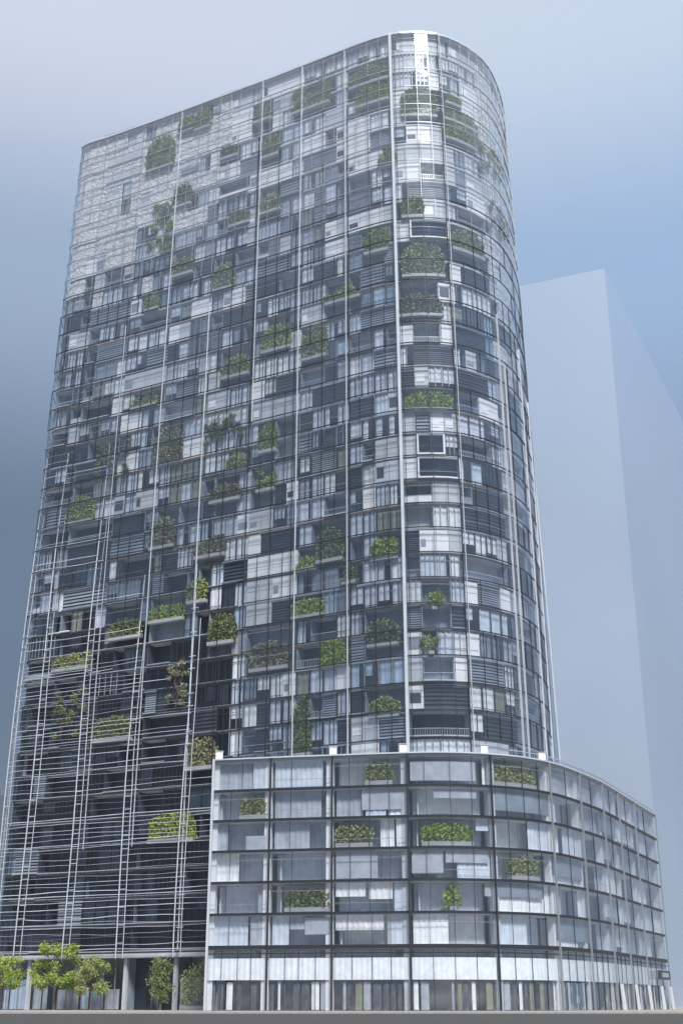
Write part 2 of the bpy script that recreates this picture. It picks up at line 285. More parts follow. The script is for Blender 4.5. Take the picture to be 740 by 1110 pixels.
# plants on the tower: u0, u1, z0, z1, leaf, style, label
GREEN = [
(45.6,50.4,129,135.3,'leaf','bush','big rounded olive bush on the white veined screen near the tower top left corner'),
(51.6,54.2,134.6,137.6,'leaf','bush','lower left of two square bushes side by side under the left roof edge'),
(54.8,57.2,134.2,138,'leaf','bush','taller right hand of two square bushes side by side under the left roof edge'),
(47,51.4,112,121.5,'leaf_bright','vine','ragged bright green climber trailing down the white veined screen'),
(51.6,54.4,120,124,'leaf_dry','bush','small brownish olive shrub at the right border of the white veined screen'),
(52.4,55.6,106.8,109.6,'leaf','bush','sloping olive shrub at the foot of the white veined screen'),
(66,68.8,131.5,134.3,'leaf_dry','bush','small dusty shrub in the third bay of the top left roof zone'),
(67.6,70.2,124,128,'leaf','bush','compact olive bush two storeys below the dusty shrub in the pale upper facade'),
(72.8,79.4,130.4,135.6,'leaf','jagged','jagged hedge with stems showing behind glass just below the long roof edge'),
(83.2,89.2,131.2,134,'leaf','bush','upper wide hedge left of the main corner post at the tower top'),
(84.2,89.2,127.2,130.5,'leaf_bright','bush','bright hedge directly under the upper wide hedge beside the main corner post'),
(91.6,96.4,123.5,128.5,'leaf_pale','bush','large faded grey green bush behind corner glass right of the main post'),
(98.2,101,126.5,129,'leaf_bright','jagged','small spiky green plant high on the rounded glass corner'),
(98.2,103.8,123.5,125.6,'leaf','bush','thin upper strip of two hedges on the rounded glass corner'),
(98.2,103.6,120,122.8,'leaf_bright','bush','thick lower strip of two hedges on the rounded glass corner'),
(104,111.5,117.5,122.5,'leaf','vine','olive climber spreading over the white screen at the upper right edge'),
(106,114,107.5,112.5,'leaf_dry','vine','sparse dry climber on the right edge white screen below the olive climber'),
(67.6,70.8,113.5,116.5,'leaf_pale','bush','pale yellowish shrub in a white framed bay of the upper facade'),
(62.2,65.4,113,115.3,'leaf_dry','bush','low dry hedge in a window box left of the white framed bay'),
(60,62.8,126.5,128.5,'leaf_dark','bush','small dark arched shrub on the pale facade left of the olive bush'),
(88,90,115,117.5,'leaf','bush','small square shrub pressed against the left side of the main corner post'),
(91.2,93.8,105.5,108.8,'leaf','bush','square olive shrub in the corner bay above the big two storey hedge'),
(91,96.4,95.6,100.8,'leaf_pale','bush','big two storey olive hedge in the corner bay with a pale blind in front'),
(98.4,103.6,100.6,104,'leaf','bush','bushy olive hedge above grey louvres on the rounded right corner'),
(85.4,88.4,100.6,104.3,'leaf_bright','bush','vivid green hedge block left of the main corner post above a dark balcony'),
(90.4,95.8,89.2,92.4,'leaf_dry','bush','brown dried hedge across the corner bay'),
(78.8,84.4,94,96.6,'leaf_bright','jagged','long bright grassy plants leaning over a balcony left of the corner'),
(75.6,78.8,86,91,'leaf','bush','tall leafy shrub in the middle of the long facade right of a twin lower one'),
(68.8,73,89,93,'leaf_bright','bush','wide leafy shrub left of the tall shrub in the middle of the long facade'),
(62.4,66.2,86.4,89.6,'leaf','bush','square shrub beside a dark rounded shutter on the mid left facade'),
(90.8,96.6,74.6,77,'leaf_bright','bush','long low hedge across the corner bay above a white blind'),
(60,63,102,106.4,'leaf_pale','bush','tall faded shrub left of a dark window below the white screen'),
(47.6,49.6,102,104.4,'leaf_bright','bush','small bright square shrub on the left facade just below the white screen'),
(58.8,65.8,76.2,80.3,'leaf_dark','vine','loose dark plants spread along two bays of the left centre facade'),
(68.8,71,73,77,'leaf_bright','bush','narrow upright bright hedge upper one of a pair in the facade centre'),
(63.6,66.4,71,73.5,'leaf','bush','small round shrub between the loose dark plants and the narrow hedge'),
(68.4,71.2,67,70.4,'leaf_bright','jagged','yellow green upright hedge lower one of a pair in the facade centre'),
(61.2,65.6,66.8,69,'leaf_dry','bush','brown mounded shrub trailing to the right in the left centre facade'),
(51.2,55.6,74.5,80.3,'leaf_dry','bush','brown olive hedge two storeys tall on the left facade'),
(41,46.8,74,80,'leaf_dark','vine','shaggy dark green plants hanging over balconies near the left edge'),
(46.2,50.8,85,87,'leaf','jagged','low grassy planting along a balcony edge on the upper left facade'),
(36.6,40.8,68,72,'leaf','bush','olive shrub beside a white block at the left edge of the facade'),
(51.6,55,61.5,65.8,'leaf_dry','bush','square olive shrub with a dark shutter beneath it in the left facade'),
(59.2,63.4,58.8,61,'leaf_dry','bush','low brownish hedge under a dark lintel left of centre'),
(74.4,77.6,54.2,56.5,'leaf_bright','jagged','thin bright grass strip on a ledge in the lower centre facade'),
(85.8,88.8,54,56.6,'leaf_bright','bush','vivid green hedge just left of the main post at mid height'),
(78,81.2,55,59.4,'leaf_dark','bush','dark shrub with green slats two bays left of the vivid mid height hedge'),
(92.2,95,46.8,49.6,'leaf_bright','tree','small round tree standing on a white ledge in the corner bay'),
(91.8,94.2,41,43.4,'leaf','tree','small bush with pointed tops above dark blinds in the corner bay'),
(74.4,78.4,47.8,50,'leaf_bright','bush','yellow green hedge with ragged ends in the lower centre facade'),
(58.4,60.8,52.4,55.6,'leaf','bush','small upright shrub beside the narrow pale post in the lower left centre'),
(78.6,81.8,40.6,44,'leaf_bright','bush','bright square hedge in the lower facade two bays left of the main post'),
(85.2,88.6,42.5,45.6,'leaf_dark','bush','dark slatted hedge against the left of the main post in the lower facade'),
(62,65.4,46,50,'leaf_dark','bush','dark green hedge over dark balconies in the lower left centre'),
(68.4,73.6,41.5,45,'leaf_dry','bush','wide brownish hedge in the lower centre facade'),
(85.4,88.6,33.6,35.6,'leaf','bush','low olive hedge above a dark blind just over the podium roof'),
(74.8,76.8,29.8,37,'leaf_dark','bush','tall narrow dark green hedge rising from the podium roof line'),
(52.4,57.4,50.4,52.4,'leaf_bright','bush','yellow green flat hedge in the lower left facade'),
(46,50.6,48.8,51.4,'leaf_dark','bush','dull green hedge between two rib pairs in the lower left facade'),
(55.8,59.4,38,44.8,'leaf_dry','vine','hanging brown green plants beside the third rib pair'),
(37.8,43,35.5,42.3,'leaf_dark','vine','tall dark foliage behind wavy louvres near the left edge'),
(44.4,50,34.4,37.4,'leaf_dark','bush','low dark hedge behind louvres between the first and second rib pairs'),
(36.4,42.6,45.2,47.8,'leaf','jagged','thin strip of grassy plants behind louvres near the left edge'),
(54.4,60.6,20.4,23.6,'leaf_bright','bush','bright leafy bush pushing through the dark louvres in the lower left'),
(59.4,63.4,29.4,33.2,'leaf_dry','bush','broad olive hedge just left of the podium roof corner'),
(81.4,83.4,51.4,55,'leaf_dark','jagged','small dark upright plant left of the vivid mid height hedge'),
]
# plants in the podium rooms
PGREEN = [
(3.3,6.6,20.4,23.6,'leaf','bush','olive square hedge in the second storey from the top at the podium left end'),
(14.9,19.2,17.5,20.8,'leaf','bush','large square hedge in the third podium bay, third storey from the top'),
(18.4,21.6,24.7,27.3,'leaf','bush','square hedge in the top podium storey left of the central mullion'),
(24.9,30.9,17.5,20,'leaf_bright','bush','wide stepped hedge behind glass right of the central podium mullion'),
(33.9,40.4,24.6,27.3,'leaf','bush','largest domed hedge in the top storey at the podium curved corner'),
(35.4,40,14.2,17.2,'leaf','bush','square light green hedge two storeys under the domed hedge'),
(26.9,29.7,10.7,13.2,'leaf_bright','tree','small round tree behind glass in the lower podium right of centre'),
(9,14.2,10.6,13.6,'leaf_dark','bush','dark green hedge in the second podium bay, lower storeys'),
]

# ================================================================== TOWER
def F(u, z, o=0): return T(u + .96, z, o - .72)
F.L = T.L
FH = 132 / 39; NC = 60; U0 = 21.6; CW = 1.9
def ucol(c): return U0 + CW * c
def zfl(k): return 7 + FH * k
tower = thing('apartment_tower', (-6, 176, 0), 'tall curved glass apartment tower with patchwork balconies, greenery and a rounded corner', 'building')

def hidden(c, k): return ucol(c) > 66.5 and zfl(k + 1) < 28.2 and ucol(c) < 130
grid = {}
rnd = random.Random(5)
def zone(c, k):
    u = ucol(c) + .9; z = zfl(k) + 1.5
    wob = 3 * math.sin(c * 1.3 + k * .7) + 2 * math.sin(c * .5 - k * 1.9)
    hs = random.Random(c * 91 + k * 17).uniform(-7, 7); wob += hs * 1.3 if (c % 2 or k % 3) else hs * .4
    if u < 56 and z > 112 + (u - 40) * .15 + wob * .9 and u > 26: return 'S'
    if 56 <= u < 62 and z > 118 + (u - 56) * 2.2 + wob: return 'S'
    if u > 104.5 and z > 94 - (u - 104) * .3 + wob * 1.3: return 'S'
    if u < 66 and z < 50 + wob: return 'LOW'
    if u < 38: return 'EDGE'
    if z > 117: return 'TOP'
    if 90 <= u < 97.4: return 'CORNER'
    if u < 66: return 'LEFT'
    if u > 104.5: return 'RIGHT'
    return 'MID'
W = {  # G light glass, B blue glass, K dark glass, D shutter, L loggia, W white, Q pale panel, P framed
 'S': dict(S=1), 'EDGE': dict(L=.50, G=.3, K=.14, Q=.06),
 'LOW': dict(L=.34, K=.54, D=.1, B=.02), 'TOP': dict(G=.66, W=.20, Q=.10, B=.03, L=.01),
 'CORNER': dict(G=.46, W=.26, Q=.24, L=.02, B=.02), 'LEFT': dict(G=.60, B=.08, L=.11, D=.05, Q=.08, W=.07, K=.01),
 'RIGHT': dict(G=.34, Q=.24, L=.13, D=.11, B=.1, W=.08), 'MID': dict(G=.60, B=.08, L=.07, D=.04, Q=.12, W=.08, K=.01)}
for k in range(39):
    for c in range(NC):
        if (c, k) in grid: continue
        zt = zone(c, k); w = W[zt]; t = rnd.choices(list(w), list(w.values()))[0]
        n = rnd.choice((1, 2, 2, 3, 4, 4)) if zt != 'S' else 1
        if zt == 'S' and rnd.random() < .10: t = rnd.choice('GWQ')
        h = rnd.choice((1, 1, 1, 2)) if t in 'WQGB' else 1
        bayend = c + (4 - (c % 4))
        for i in range(c, min(c + n, bayend, NC)):
            for j in range(k, min(k + h, 39)):
                if (i, j) not in grid and zone(i, j) == zt: grid[(i, j)] = t
def paint(lst, t, keep=()):
    for a, b, k0, k1 in lst:
        for c in range(max(a, 0), b):
            for k in range(k0, k1):
                if grid.get((c, k)) not in keep or grid.get((c, k)) is None: grid[(c, k)] = t
paint(WHITE, 'W'); paint(FRAMED, 'P')
for i, (a, b, k0, k1) in enumerate(DARK):
    paint([(a, b, k0, k1)], 'D' if (i % 3) else 'L')
for g in GREEN:
    for c in range(NC):
        for k in range(39):
            uc = ucol(c) + .95; zc = zfl(k) + FH / 2
            if g[5] != 'vine' and grid[(c, k)] != 'S' and g[0] - .5 < uc < g[1] + .5 and g[2] - 1.2 < zc < g[3] + 1.2: grid[(c, k)] = 'N'

windows = Bag('window', 'curtain'); balconies = Bag('balcony', 'railing'); shutters = Bag('shutter'); panels = Bag('wall_panel')
frames = Bag('bay_window', 'pane'); screens = Bag('screen_panel'); parts_walls = MB()
CUR = {'G': ['curtain', 'curtain_blue', 'curtain_lav', 'curtain', 'curtain_blue', 'curtain_grey', 'curtain_lav', 'curtain_slate', 'curtain_olive', 'curtain_blue'],
       'B': ['curtain_blue', 'curtain_slate', 'curtain_grey', 'curtain_slate', None], 'K': ['curtain_dark', None, None]}
def curtain(mb, u0, u1, z0, z1, o, m, F=F):
    """hanging drape: pleated strip"""
    n = max(2, int((u1 - u0) / .3)); k = mb.mi(m); i = len(mb.v)
    for j in range(n + 1):
        u = u0 + (u1 - u0) * j / n; d = o + (.035 if j % 2 else -.035) + rnd.uniform(-.02, .02)
        mb.v += [F(u, z0, d), F(u, z1, d)]
    for j in range(n):
        a = i + 2 * j; mb.f.append((a, a + 2, a + 3, a + 1)); mb.m.append(k)
def build_run(t, c0, c1, k, zn):
    u0, u1 = ucol(c0), ucol(c1); z0 = zfl(k) + .14; z1 = zfl(k + 1) - .18; ar = size_seen(F, u0, z0, u1 - u0, z1 - z0)
    mb = MB(); sm = MB()
    mul = 'mullion_grey' if (zn in ('TOP', 'CORNER') or rnd.random() < .35) and zn != 'LOW' else 'mullion'
    if t in 'GBK':
        gm = {'G': 'glass', 'B': 'glass_blue', 'K': 'glass_dark'}[t]
        mb.pane(F, u0, u1, z0, z1, -.005, gm)
        split = rnd.choice((1, 2, 2, 3))
        for c in range(c0, c1):
            for s_ in range(split):
                u = ucol(c) + CW * s_ / split; w = .045 if s_ else .06
                mb.box(F, u - w, u + w, z0, z1, -.0, .07, mul)
        if rnd.random() < .6:
            zt = z0 + rnd.choice((.9, .35, 2.2)); mb.box(F, u0, u1, zt - .04, zt + .04, .0, .05, mul)
        cc = rnd.choice(CUR[t]); sl_ = []
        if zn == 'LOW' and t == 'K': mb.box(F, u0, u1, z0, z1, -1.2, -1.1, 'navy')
        for c in range(c0, c1):
            cm = cc if rnd.random() < .65 else rnd.choice(CUR[t])
            if zn == 'TOP' or zn == 'CORNER': cm = rnd.choice(['curtain', 'curtain', 'curtain', 'curtain_blue'])
            if cm is None: continue
            a, b = ucol(c) + .05, ucol(c + 1) - .05
            if rnd.random() < .3: b = a + (b - a) * rnd.uniform(.4, .9)
            sl_.append(MB()); curtain(sl_[-1], a, b, z0 + (rnd.choice((.02, .02, .8, 1.4)) if rnd.random() < .5 else .02), z1, -rnd.uniform(.1, .2), cm)
        windows.add(ar, mb, sl_)
    elif t == 'D':
        mb.box(F, u0 + .05, u1 - .05, z0, z1, -.25, -.12, 'shutter' if k < 29 else 'pale')
        n = rnd.choice((6, 8, 10)); m = rnd.choice(('shutter', 'shutter', 'grey')) if k < 28 else 'grey'
        for i in range(n):
            z = z0 + (z1 - z0) * (i + .2) / n; mb.box(F, u0 + .08, u1 - .08, z, z + (z1 - z0) / n * .55, -.118, .02, m)
        o = rnd.choice((0.02, .12, .3)); mb.box(F, u0, u1, z1 - .12, z1 + .0, -.1, .06 + o, 'grey'); mb.box(F, u0, u1, z0, z0 + .1, -.1, .06 + o, 'fascia_pale' if rnd.random() < .4 else 'grey')
        shutters.add(ar, mb)
    elif t in 'LN':
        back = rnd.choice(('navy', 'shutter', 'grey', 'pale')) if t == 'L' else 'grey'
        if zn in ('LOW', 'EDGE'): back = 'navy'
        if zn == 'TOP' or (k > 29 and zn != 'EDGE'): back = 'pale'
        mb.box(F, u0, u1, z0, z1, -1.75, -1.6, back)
        for u in (u0, u1 - .12): mb.box(F, u, u + .12, z0, z1, -1.6, -.1, 'grey' if zn != 'LOW' else 'shutter')
        if t == 'L':
            if zn == 'EDGE' or rnd.random() < .45:     # bulging slab lip
                mb.box(F, u0 + .1, u1 - .1, z0, z0 + .16, -.1, rnd.choice((.2, .4, .6)) if zn != 'LOW' else .25, rnd.choice(('fascia_pale', 'pale', 'white')) if zn != 'LOW' else 'grey')
            if rnd.random() < (.75 if zn != 'LOW' else .08):
                h = rnd.choice((1.0, 1.1)); st = rnd.random()
                if st < .5: sm.pane(F, u0 + .08, u1 - .08, z0 + .18, z0 + h, -.04, 'glass_blue')
                elif st < .75: sm.box(F, u0 + .08, u1 - .08, z0 + .18, z0 + h, -.08, -.02, rnd.choice(('pale', 'white', 'grey')) if zn != 'LOW' else 'grey')
                else:
                    q = u0 + .1
                    while q < u1 - .1: sm.box(F, q, q + .05, z0 + .18, z0 + h, -.06, -.02, 'rail'); q += .3
                sm.box(F, u0 + .05, u1 - .05, z0 + h, z0 + h + .07, -.1, .02, 'rail')
        balconies.add(ar, mb, sm)
    elif t in 'WQ':
        m = 'white' if t == 'W' else 'pale'
        step = rnd.choice((1, 2)); o = rnd.choice((.0, .04, .08))
        c = c0
        while c < c1:
            e = min(c + step, c1); mb.box(F, ucol(c) + .03, ucol(e) - .03, z0, z1, -.2, o, m if rnd.random() < .8 else 'pale'); c = e
            if rnd.random() < .4: mb.box(F, ucol(c0) + .2, ucol(c0) + .2 + rnd.uniform(.6, 1.5), z0 + .8, z0 + rnd.uniform(1.4, 2.4), o + .003, o + .05, rnd.choice(('grey', 'shutter', 'white')))
        mb.box(F, u0, u1, z0 + (z1 - z0) * .5 - .02, z0 + (z1 - z0) * .5 + .02, o + .004, o + .03, 'mullion_grey')
        panels.add(ar, mb)
    elif t == 'P':
        a, b = u0 + .1, u1 - .1
        mb.box(F, a, b, z0, z0 + .22, -.1, .6, 'white'); mb.box(F, a, b, z1 - .22, z1, -.1, .6, 'white')
        mb.box(F, a, a + .22, z0 + .22, z1 - .22, -.1, .6, 'white'); mb.box(F, b - .22, b, z0 + .22, z1 - .22, -.1, .6, 'white')
        mb.box(F, u0, u1, z0, z1, -.3, -.1, 'shutter')
        sm.box(F, a + .22, b - .22, z0 + .22, z1 - .22, .1, .14, 'glass_dark')
        sm.box(F, a + .22, b - .22, z0 + 1.3, z0 + 1.36, .142, .2, 'mullion'); sm.box(F, (a + b) / 2 - .03, (a + b) / 2 + .03, z0 + .22, z1 - .22, .143, .21, 'mullion')
        frames.add(ar, mb, sm)
    elif t == 'S':
        zz1 = zfl(k + 1)
        o = rnd.choice((.05, .1, .16, .22)); mb.box(F, u0, u1, zfl(k) + rnd.choice((0, .15)), zz1, -.25, o, 'screen')
        if rnd.random() < .09: mb.box(F, u0 + .2, u1 - .2, zfl(k) + .8, zfl(k) + 1.9, o + .003, o + .2, rnd.choice(('pale', 'grey', 'grey')))
        screens.add(ar, mb)
for k in range(39):
    c = 0
    while c < NC:
        if hidden(c, k): c += 1; continue
        t = grid[(c, k)]; zn = zone(c, k); e = c + 1
        if t in 'WQ' and ucol(c) < 62 and zfl(k) < 64: grid[(c, k)] = t = 'G' if zfl(k) > 50 else 'K'
        while e < NC and grid[(e, k)] == t and e % 4 != 0 and not hidden(e, k): e += 1
        build_run(t, c, e, k, zn)
        if rnd.random() < .6: parts_walls.box(F, ucol(e) - .06, ucol(e) + .06, zfl(k) + .14, zfl(k + 1) - .18, -4.95, -1.8 if t in 'LN' else -.5, 'core_pale' if rnd.random() < .5 else 'core')
        c = e
for b_ in (windows, balconies, shutters, panels, frames, screens): b_.flush(tower)
parts_walls.build('partition_wall', tower)['kind'] = 'stuff'

# slabs with thin proud edges; white zone has pale edges
for k in range(40):
    z = zfl(k); mb = MB()
    mb.box(F, 0, F.L - .3, z - .18, z + .14, -5.2, -.02, 'slab', 3)
    segs = [(U0, 30), (30, 66), (66, 90), (90, 104.6), (104.6, 135)]
    for a, b in segs:
        pale = (z > 118) or (a >= 90 and z > 98)
        if (a < 66 or a >= 104) and z > 112: mb.box(F, a, b, z - .18, z - .1, -.02, .10, 'fascia_pale', 1.9); continue
        st = rnd.random()
        mt = 'fascia_pale' if pale else ('fascia' if st < .62 or (b <= 66 and z < 60) else ('bronze' if st < .75 else 'grey'))
        mb.box(F, a, b, z - .16, z + .04, -.02, .13, mt, 1.9)
        if rnd.random() < .35: mb.box(F, a, b, z + .043, z + .13, -.02, .10, 'fascia_pale', 1.9)
    mb.build('floor_slab', tower)
core = MB(); core.box(F, 0, F.L - .3, 0, 138, -5.6, -5.22, 'core', 3); core.build('core_wall', tower)
rear = MB(); rear.box(F, ucol(NC), F.L - .3, 0, 138.5, -.3, 0, 'pale', 4); rear.box(F, 0, U0, 0, 138.5, -.3, 0, 'pale', 4)
rear.build('rear_wall', tower)
roof = MB(); pts = [F(i * F.L / 90, 138.2, -.3) for i in range(90)]; roof.face(pts, 'roofing'); roof.face([(p[0], p[1], 138.0) for p in reversed(pts)], 'roofing')
roof.build('roof', tower)
par = MB()
par.box(F, U0, 135, 136.3 + 2.72, 139.35, -.3, .84, 'post', 1.9)
par.build('roof_rim', tower)
# crown glazing above the last slab is part of the top storey: taller stepped panes round the corner
cr = Bag('crown_pane')
for c in range(NC):
    u = ucol(c); mb = MB()
    if 56 <= u < 104:
        mb.pane(F, u + .04, u + CW - .04, 139.37, 139.37 + (.9 if 90 <= u < 100 else .35), -.1, 'glass'); mb.box(F, u - .03, u + .03, 139.37, 139.8, -.13, -.04, 'post')
        cr.add(1, mb)
cr.flush(tower)
for (u, w, h) in ((38.2, 6.2, 1.3), (60.2, 3.4, 1.3)):
    mb = MB(); mb.box(F, u - w / 2, u + w / 2, 138.21, 140.0 + h * .5, -4, -.4, 'roofing'); mb.build('roof_plant_room', tower)

# vertical posts on bay lines
for u, w, o, m, za, zb in ((90, .26, .42, 'post', 7, 139.3), (90.55, .09, .3, 'mullion', 7, 139.0), (97.2, .12, .3, 'mullion', 26, 139), (97.55, .10, .42, 'post', 26, 139), (105.2, .12, .5, 'post', 26, 92), (106.3, .10, .5, 'post', 26, 84), (112.6, .08, .3, 'post', 26, 90), (118, .08, .3, 'post', 26, 84),
                       (82.4, .10, .32, 'post', 28, 139), (82.8, .08, .2, 'mullion', 28, 128), (74.8, .10, .32, 'post', 28, 139), (67.2, .10, .3, 'mullion', 28, 128), (59.6, .12, .3, 'post', 7, 100), (67.6, .08, .3, 'post', 78, 139), (52, .09, .25, 'post', 20, 139), (44.4, .08, .25, 'post', 20, 100), (74.2, .08, .2, 'mullion', 28, 110), (94.0, .05, .16, 'mullion', 26, 120), (86.2, .05, .16, 'mullion', 28, 130), (78.6, .05, .16, 'mullion', 28, 130), (71, .05, .16, 'mullion', 28, 125), (63.4, .05, .16, 'mullion', 28, 112)):
    mb = MB(); z = za
    while z < zb - .01:
        e = min(z + 9, zb); mb.box(F, u - w * (.36 if w < .2 else .7), u + w * (.36 if w < .2 else .7), z, e, .735, .83 + o * .35, m); z = e
    mb.build('vertical_fin', tower)
# continuous outer glass skin with a fine grid, a pane per bay and storey
skin = Bag('skin_pane', 'skin_grid')
sr = random.Random(21)
for k in range(39):
    for c in range(0, NC, 4):
        if hidden(c + 3, k): continue
        zc = zfl(k); 
        if ucol(c) < 60 and zc < 52 + 5 * math.sin(c): continue
        lo = 1 if sr.random() < .5 else 2
        mb = MB(); gr = MB(); i = len(mb.v); kk = mb.mi('glass_skin'); tilt = sr.uniform(-.035, .035); twist = sr.uniform(-.03, .03)
        z0, z1 = zfl(k) + .04, zfl(k + 1) - .0
        for j in range(5):
            u = ucol(c) + .04 + (7.6 - .08) * j / 4; q = twist * (j - 2) / 2
            mb.v += [F(u, z0, .72 - tilt + q), F(u, z1, .72 + tilt + q)]
        for j in range(4): a = i + 2 * j; mb.f.append((a, a + 2, a + 3, a + 1)); mb.m.append(kk)
        gr.box(F, ucol(c), ucol(c + 4), z1 - .1, z1 + .035, .70, .80, 'mullion' if zc < 108 else 'mullion_grey', 1.9)
        for j in range(0, 4):
            if j == 0 or sr.random() < .55: gr.box(F, ucol(c + j) - .03, ucol(c + j) + .03, z0, z1 - .06, .74, .83, 'mullion' if zc < 105 else 'mullion_grey')
        if sr.random() < .4: zz = z0 + sr.choice((.9, 1.7, 2.3)); gr.box(F, ucol(c), ucol(c + 4), zz, zz + .05, .725, .78, 'mullion_grey', 1.9)
        skin.add(size_seen(F, ucol(c), z0, 7.6, z1 - z0), mb, gr)
skin.flush(tower)
# ribs: paired pale bars with rungs in front of the louvre screen
rungs = Bag('rung')
for u in (31.5, 35.8, 43.2, 51.2, 59.9):
    for du, zt in ((-.42, 58 + (u < 50) * 22), (.42, 50 + (u < 50) * 20)):
        mb = MB(); n = 14; pts = []
        zb = 6.2
        for j in range(n + 1):
            z = zb + (zt - zb) * j / n; pts.append(F(u + du * (1.25 if j < 8 else 1) + .18 * math.sin(z * .11 + u), z, 1.25 - .9 * (j / n) ** 2))
        mb.tube(pts, [.085 if du < 0 else .055] * (n + 1), 'post', 5); mb.build('rib', tower)
    z = 8
    while z < 52: mb = MB(); mb.box(F, u - .5, u + .5, z, z + .09, 1.02, 1.12, 'post'); rungs.add(1, mb); z += rnd.choice((1.7, 2.2, 3.4))
rungs.flush(tower)
# wavy louvres
lr = random.Random(3); LOU = []
z = 7.3
while z < 46: LOU.append((z, 24.5, (64.4 if lr.random() < .8 else 60) if z < 29 else lr.choice((44.4, 52, 52, 60, 60, lr.uniform(46, 63))))); z += lr.uniform(.5, .85)
while z < 62: LOU.append((z, 24.5, lr.choice((36, 44, 51, 51)))); z += lr.uniform(.9, 1.6)
while z < 95: LOU.append((z, 24.5, lr.choice((36, 36, 43)))); z += lr.uniform(2.2, 3.4)
louv = Bag('louvre')
for z, ua, ub in LOU:
    mb = MB(); n = int((ub - ua) / .9); a1, a2 = lr.uniform(.02, .15), lr.uniform(.01, .05); f1, f2 = lr.uniform(.12, .3), lr.uniform(.5, .9); p1, p2 = lr.uniform(0, 6), lr.uniform(0, 6)
    if z > 46: a1 *= .6
    th = lr.choice((.022, .03, .036, .055)) * (1 if z < 30 else .8); pts = []
    for j in range(n + 1):
        u = ua + (ub - ua) * j / n; w = a1 * math.sin(u * f1 + p1) + a2 * math.sin(u * f2 + p2)
        pts.append(F(u, z + w, .95 - .35 * max(0, (z - 46) / 50)))
    mb.tube(pts, th, 'louvre' if lr.random() < .85 else 'mullion_grey', 4)
    louv.add(size_seen(F, 45, z, ub - ua, .3), mb)
louv.flush(tower)
# glass blades that flare off both edges of the tower
for us, z1, wid in ((27.5, 98, 1.5), (122.5, 92, 1.7)):
    mb = MB(); g_ = mb.mi('glass_blade'); n = 26; inn = []; outp = []
    for j in range(n + 1):
        z = 5 + (z1 - 5) * j / n; t = 1 - (j / n); w = wid * (t ** .55 if t > 0 else 0)
        inn.append(F(us, z, -.1)); outp.append(F(us, z, w + .05))
    for j in range(n):
        a, b, c, d = inn[j], outp[j], outp[j + 1], inn[j + 1]
        off = Vector((.0, .05, 0)); mb.hexa([a, b, tuple(Vector(b) + off), tuple(Vector(a) + off), d, c, tuple(Vector(c) + off), tuple(Vector(d) + off)], 'glass_blade')
    o = mb.build('edge_blade', tower); e = MB(); e.tube(outp, .13, 'post', 6); sub('edge_tube', e, o)

# tower lobby: storefront, soffit, columns, entrance
sof = MB(); sof.box(F, U0, 66.8, 6.3, 6.8, -3, .35, 'fascia_pale', 2); sof.build('lobby_soffit', tower)
u = 22.0; i = 0
while u < 66:
    w = 3.66; mb = MB()
    ent = 51.3 < u + w / 2 < 57
    if not ent:
        mb.pane(F, u + .06, u + w - .06, .14, 6.3, -1.0, 'glass' if i % 3 else 'glass_blue')
        for q in (0, w * .5): mb.box(F, u + q - .05, u + q + .05, .14, 6.3, -.98, -.88, 'mullion_grey' if i % 2 else 'mullion')
        mb.box(F, u, u + w, 3.9, 4.02, -.99, -.9, 'mullion')
        o = mb.build('lobby_window', tower); sm = MB()
        curtain(sm, u + .1, u + w * rnd.choice((.95, .6, .8)), .2, rnd.choice((6.2, 3.9, 2.6)), -1.5, rnd.choice(('curtain_blue', 'curtain_grey', 'curtain_blue')))
        sub('curtain', sm, o)
    else:
        mb.box(F, u + .05, u + w - .05, .14, 6.3, -2.6, -2.5, 'navy'); mb.box(F, u + .02, u + .12, .14, 6.3, -2.5, -.9, 'grey'); mb.build('entrance_recess', tower)
    u += w; i += 1
for u in (22, 29.3, 36.6, 44, 51.3, 58.6, 65.6):
    mb = MB(); mb.box(F, u - .22, u + .22, .14, 6.3, -.8, -.3, 'pale'); mb.build('column', tower)
dr = MB(); dr.box(F, 53.2, 54.1, .14, 2.5, -2.46, -2.4, 'glass_dark'); dr.box(F, 54.2, 55.1, .14, 2.5, -2.46, -2.4, 'glass_dark'); o = dr.build('entrance_door', tower)
h = MB(); h.box(F, 54.0, 54.05, .9, 1.6, -2.395, -2.33, 'rail'); h.box(F, 54.25, 54.3, .9, 1.6, -2.395, -2.33, 'rail'); sub('handle', h, o)

# ================================================================== PODIUM
G = PODIUM_PATH
pod = thing('podium_building', (15, 160, 0), 'seven storey glass podium block with curved corner in front of the tower', 'building')
US = [0.0, 7.2, 14.6, 23.4, 33.2, 42.4, 51, 59.6, 68.2, 78.2, 92.9]
ZS = [7 + 3.5 * i for i in range(7)]
pr = random.Random(9)
def plan_poly(z, o): return [G(i * G.L / 60, z, o) for i in range(61)] + [(30, 205, z), (-15.2 - o, 172, z)]
for i, z in enumerate([.02] + ZS):
    if z > 1:
        mb = MB(); t = .34 if z > 7.1 else .5
        a = plan_poly(z, -.02); b = [(p[0], p[1], z - t) for p in a]
        mb.face(a, 'slab'); mb.face(list(reversed(b)), 'core_pale')
        for p, q in zip(range(len(a)), list(range(1, len(a))) + [0]): mb.face([b[p], b[q], a[q], a[p]], 'slab')
        top = z > 27.9
        mb.box(G, 0, G.L, z - t + .06, z - .02, -.015, .22, 'mullion' if not top else 'mullion_grey', 1.6)
        if top: mb.box(G, -0, G.L, z - .018, z + .14, -.4, .42, 'post', 1.6)
        elif i == 1: mb.box(G, 0, G.L, z - .95, z - .85, -.015, .12, 'mullion', 1.6)
        mb.build('floor_slab', pod)
pods = []
def quiet(u0, u1, z0, z1, lst): return any(a < u1 and b > u0 and c < z1 and d > z0 for a, b, c, d in [(g[0], g[1], g[2], g[3]) for g in lst])
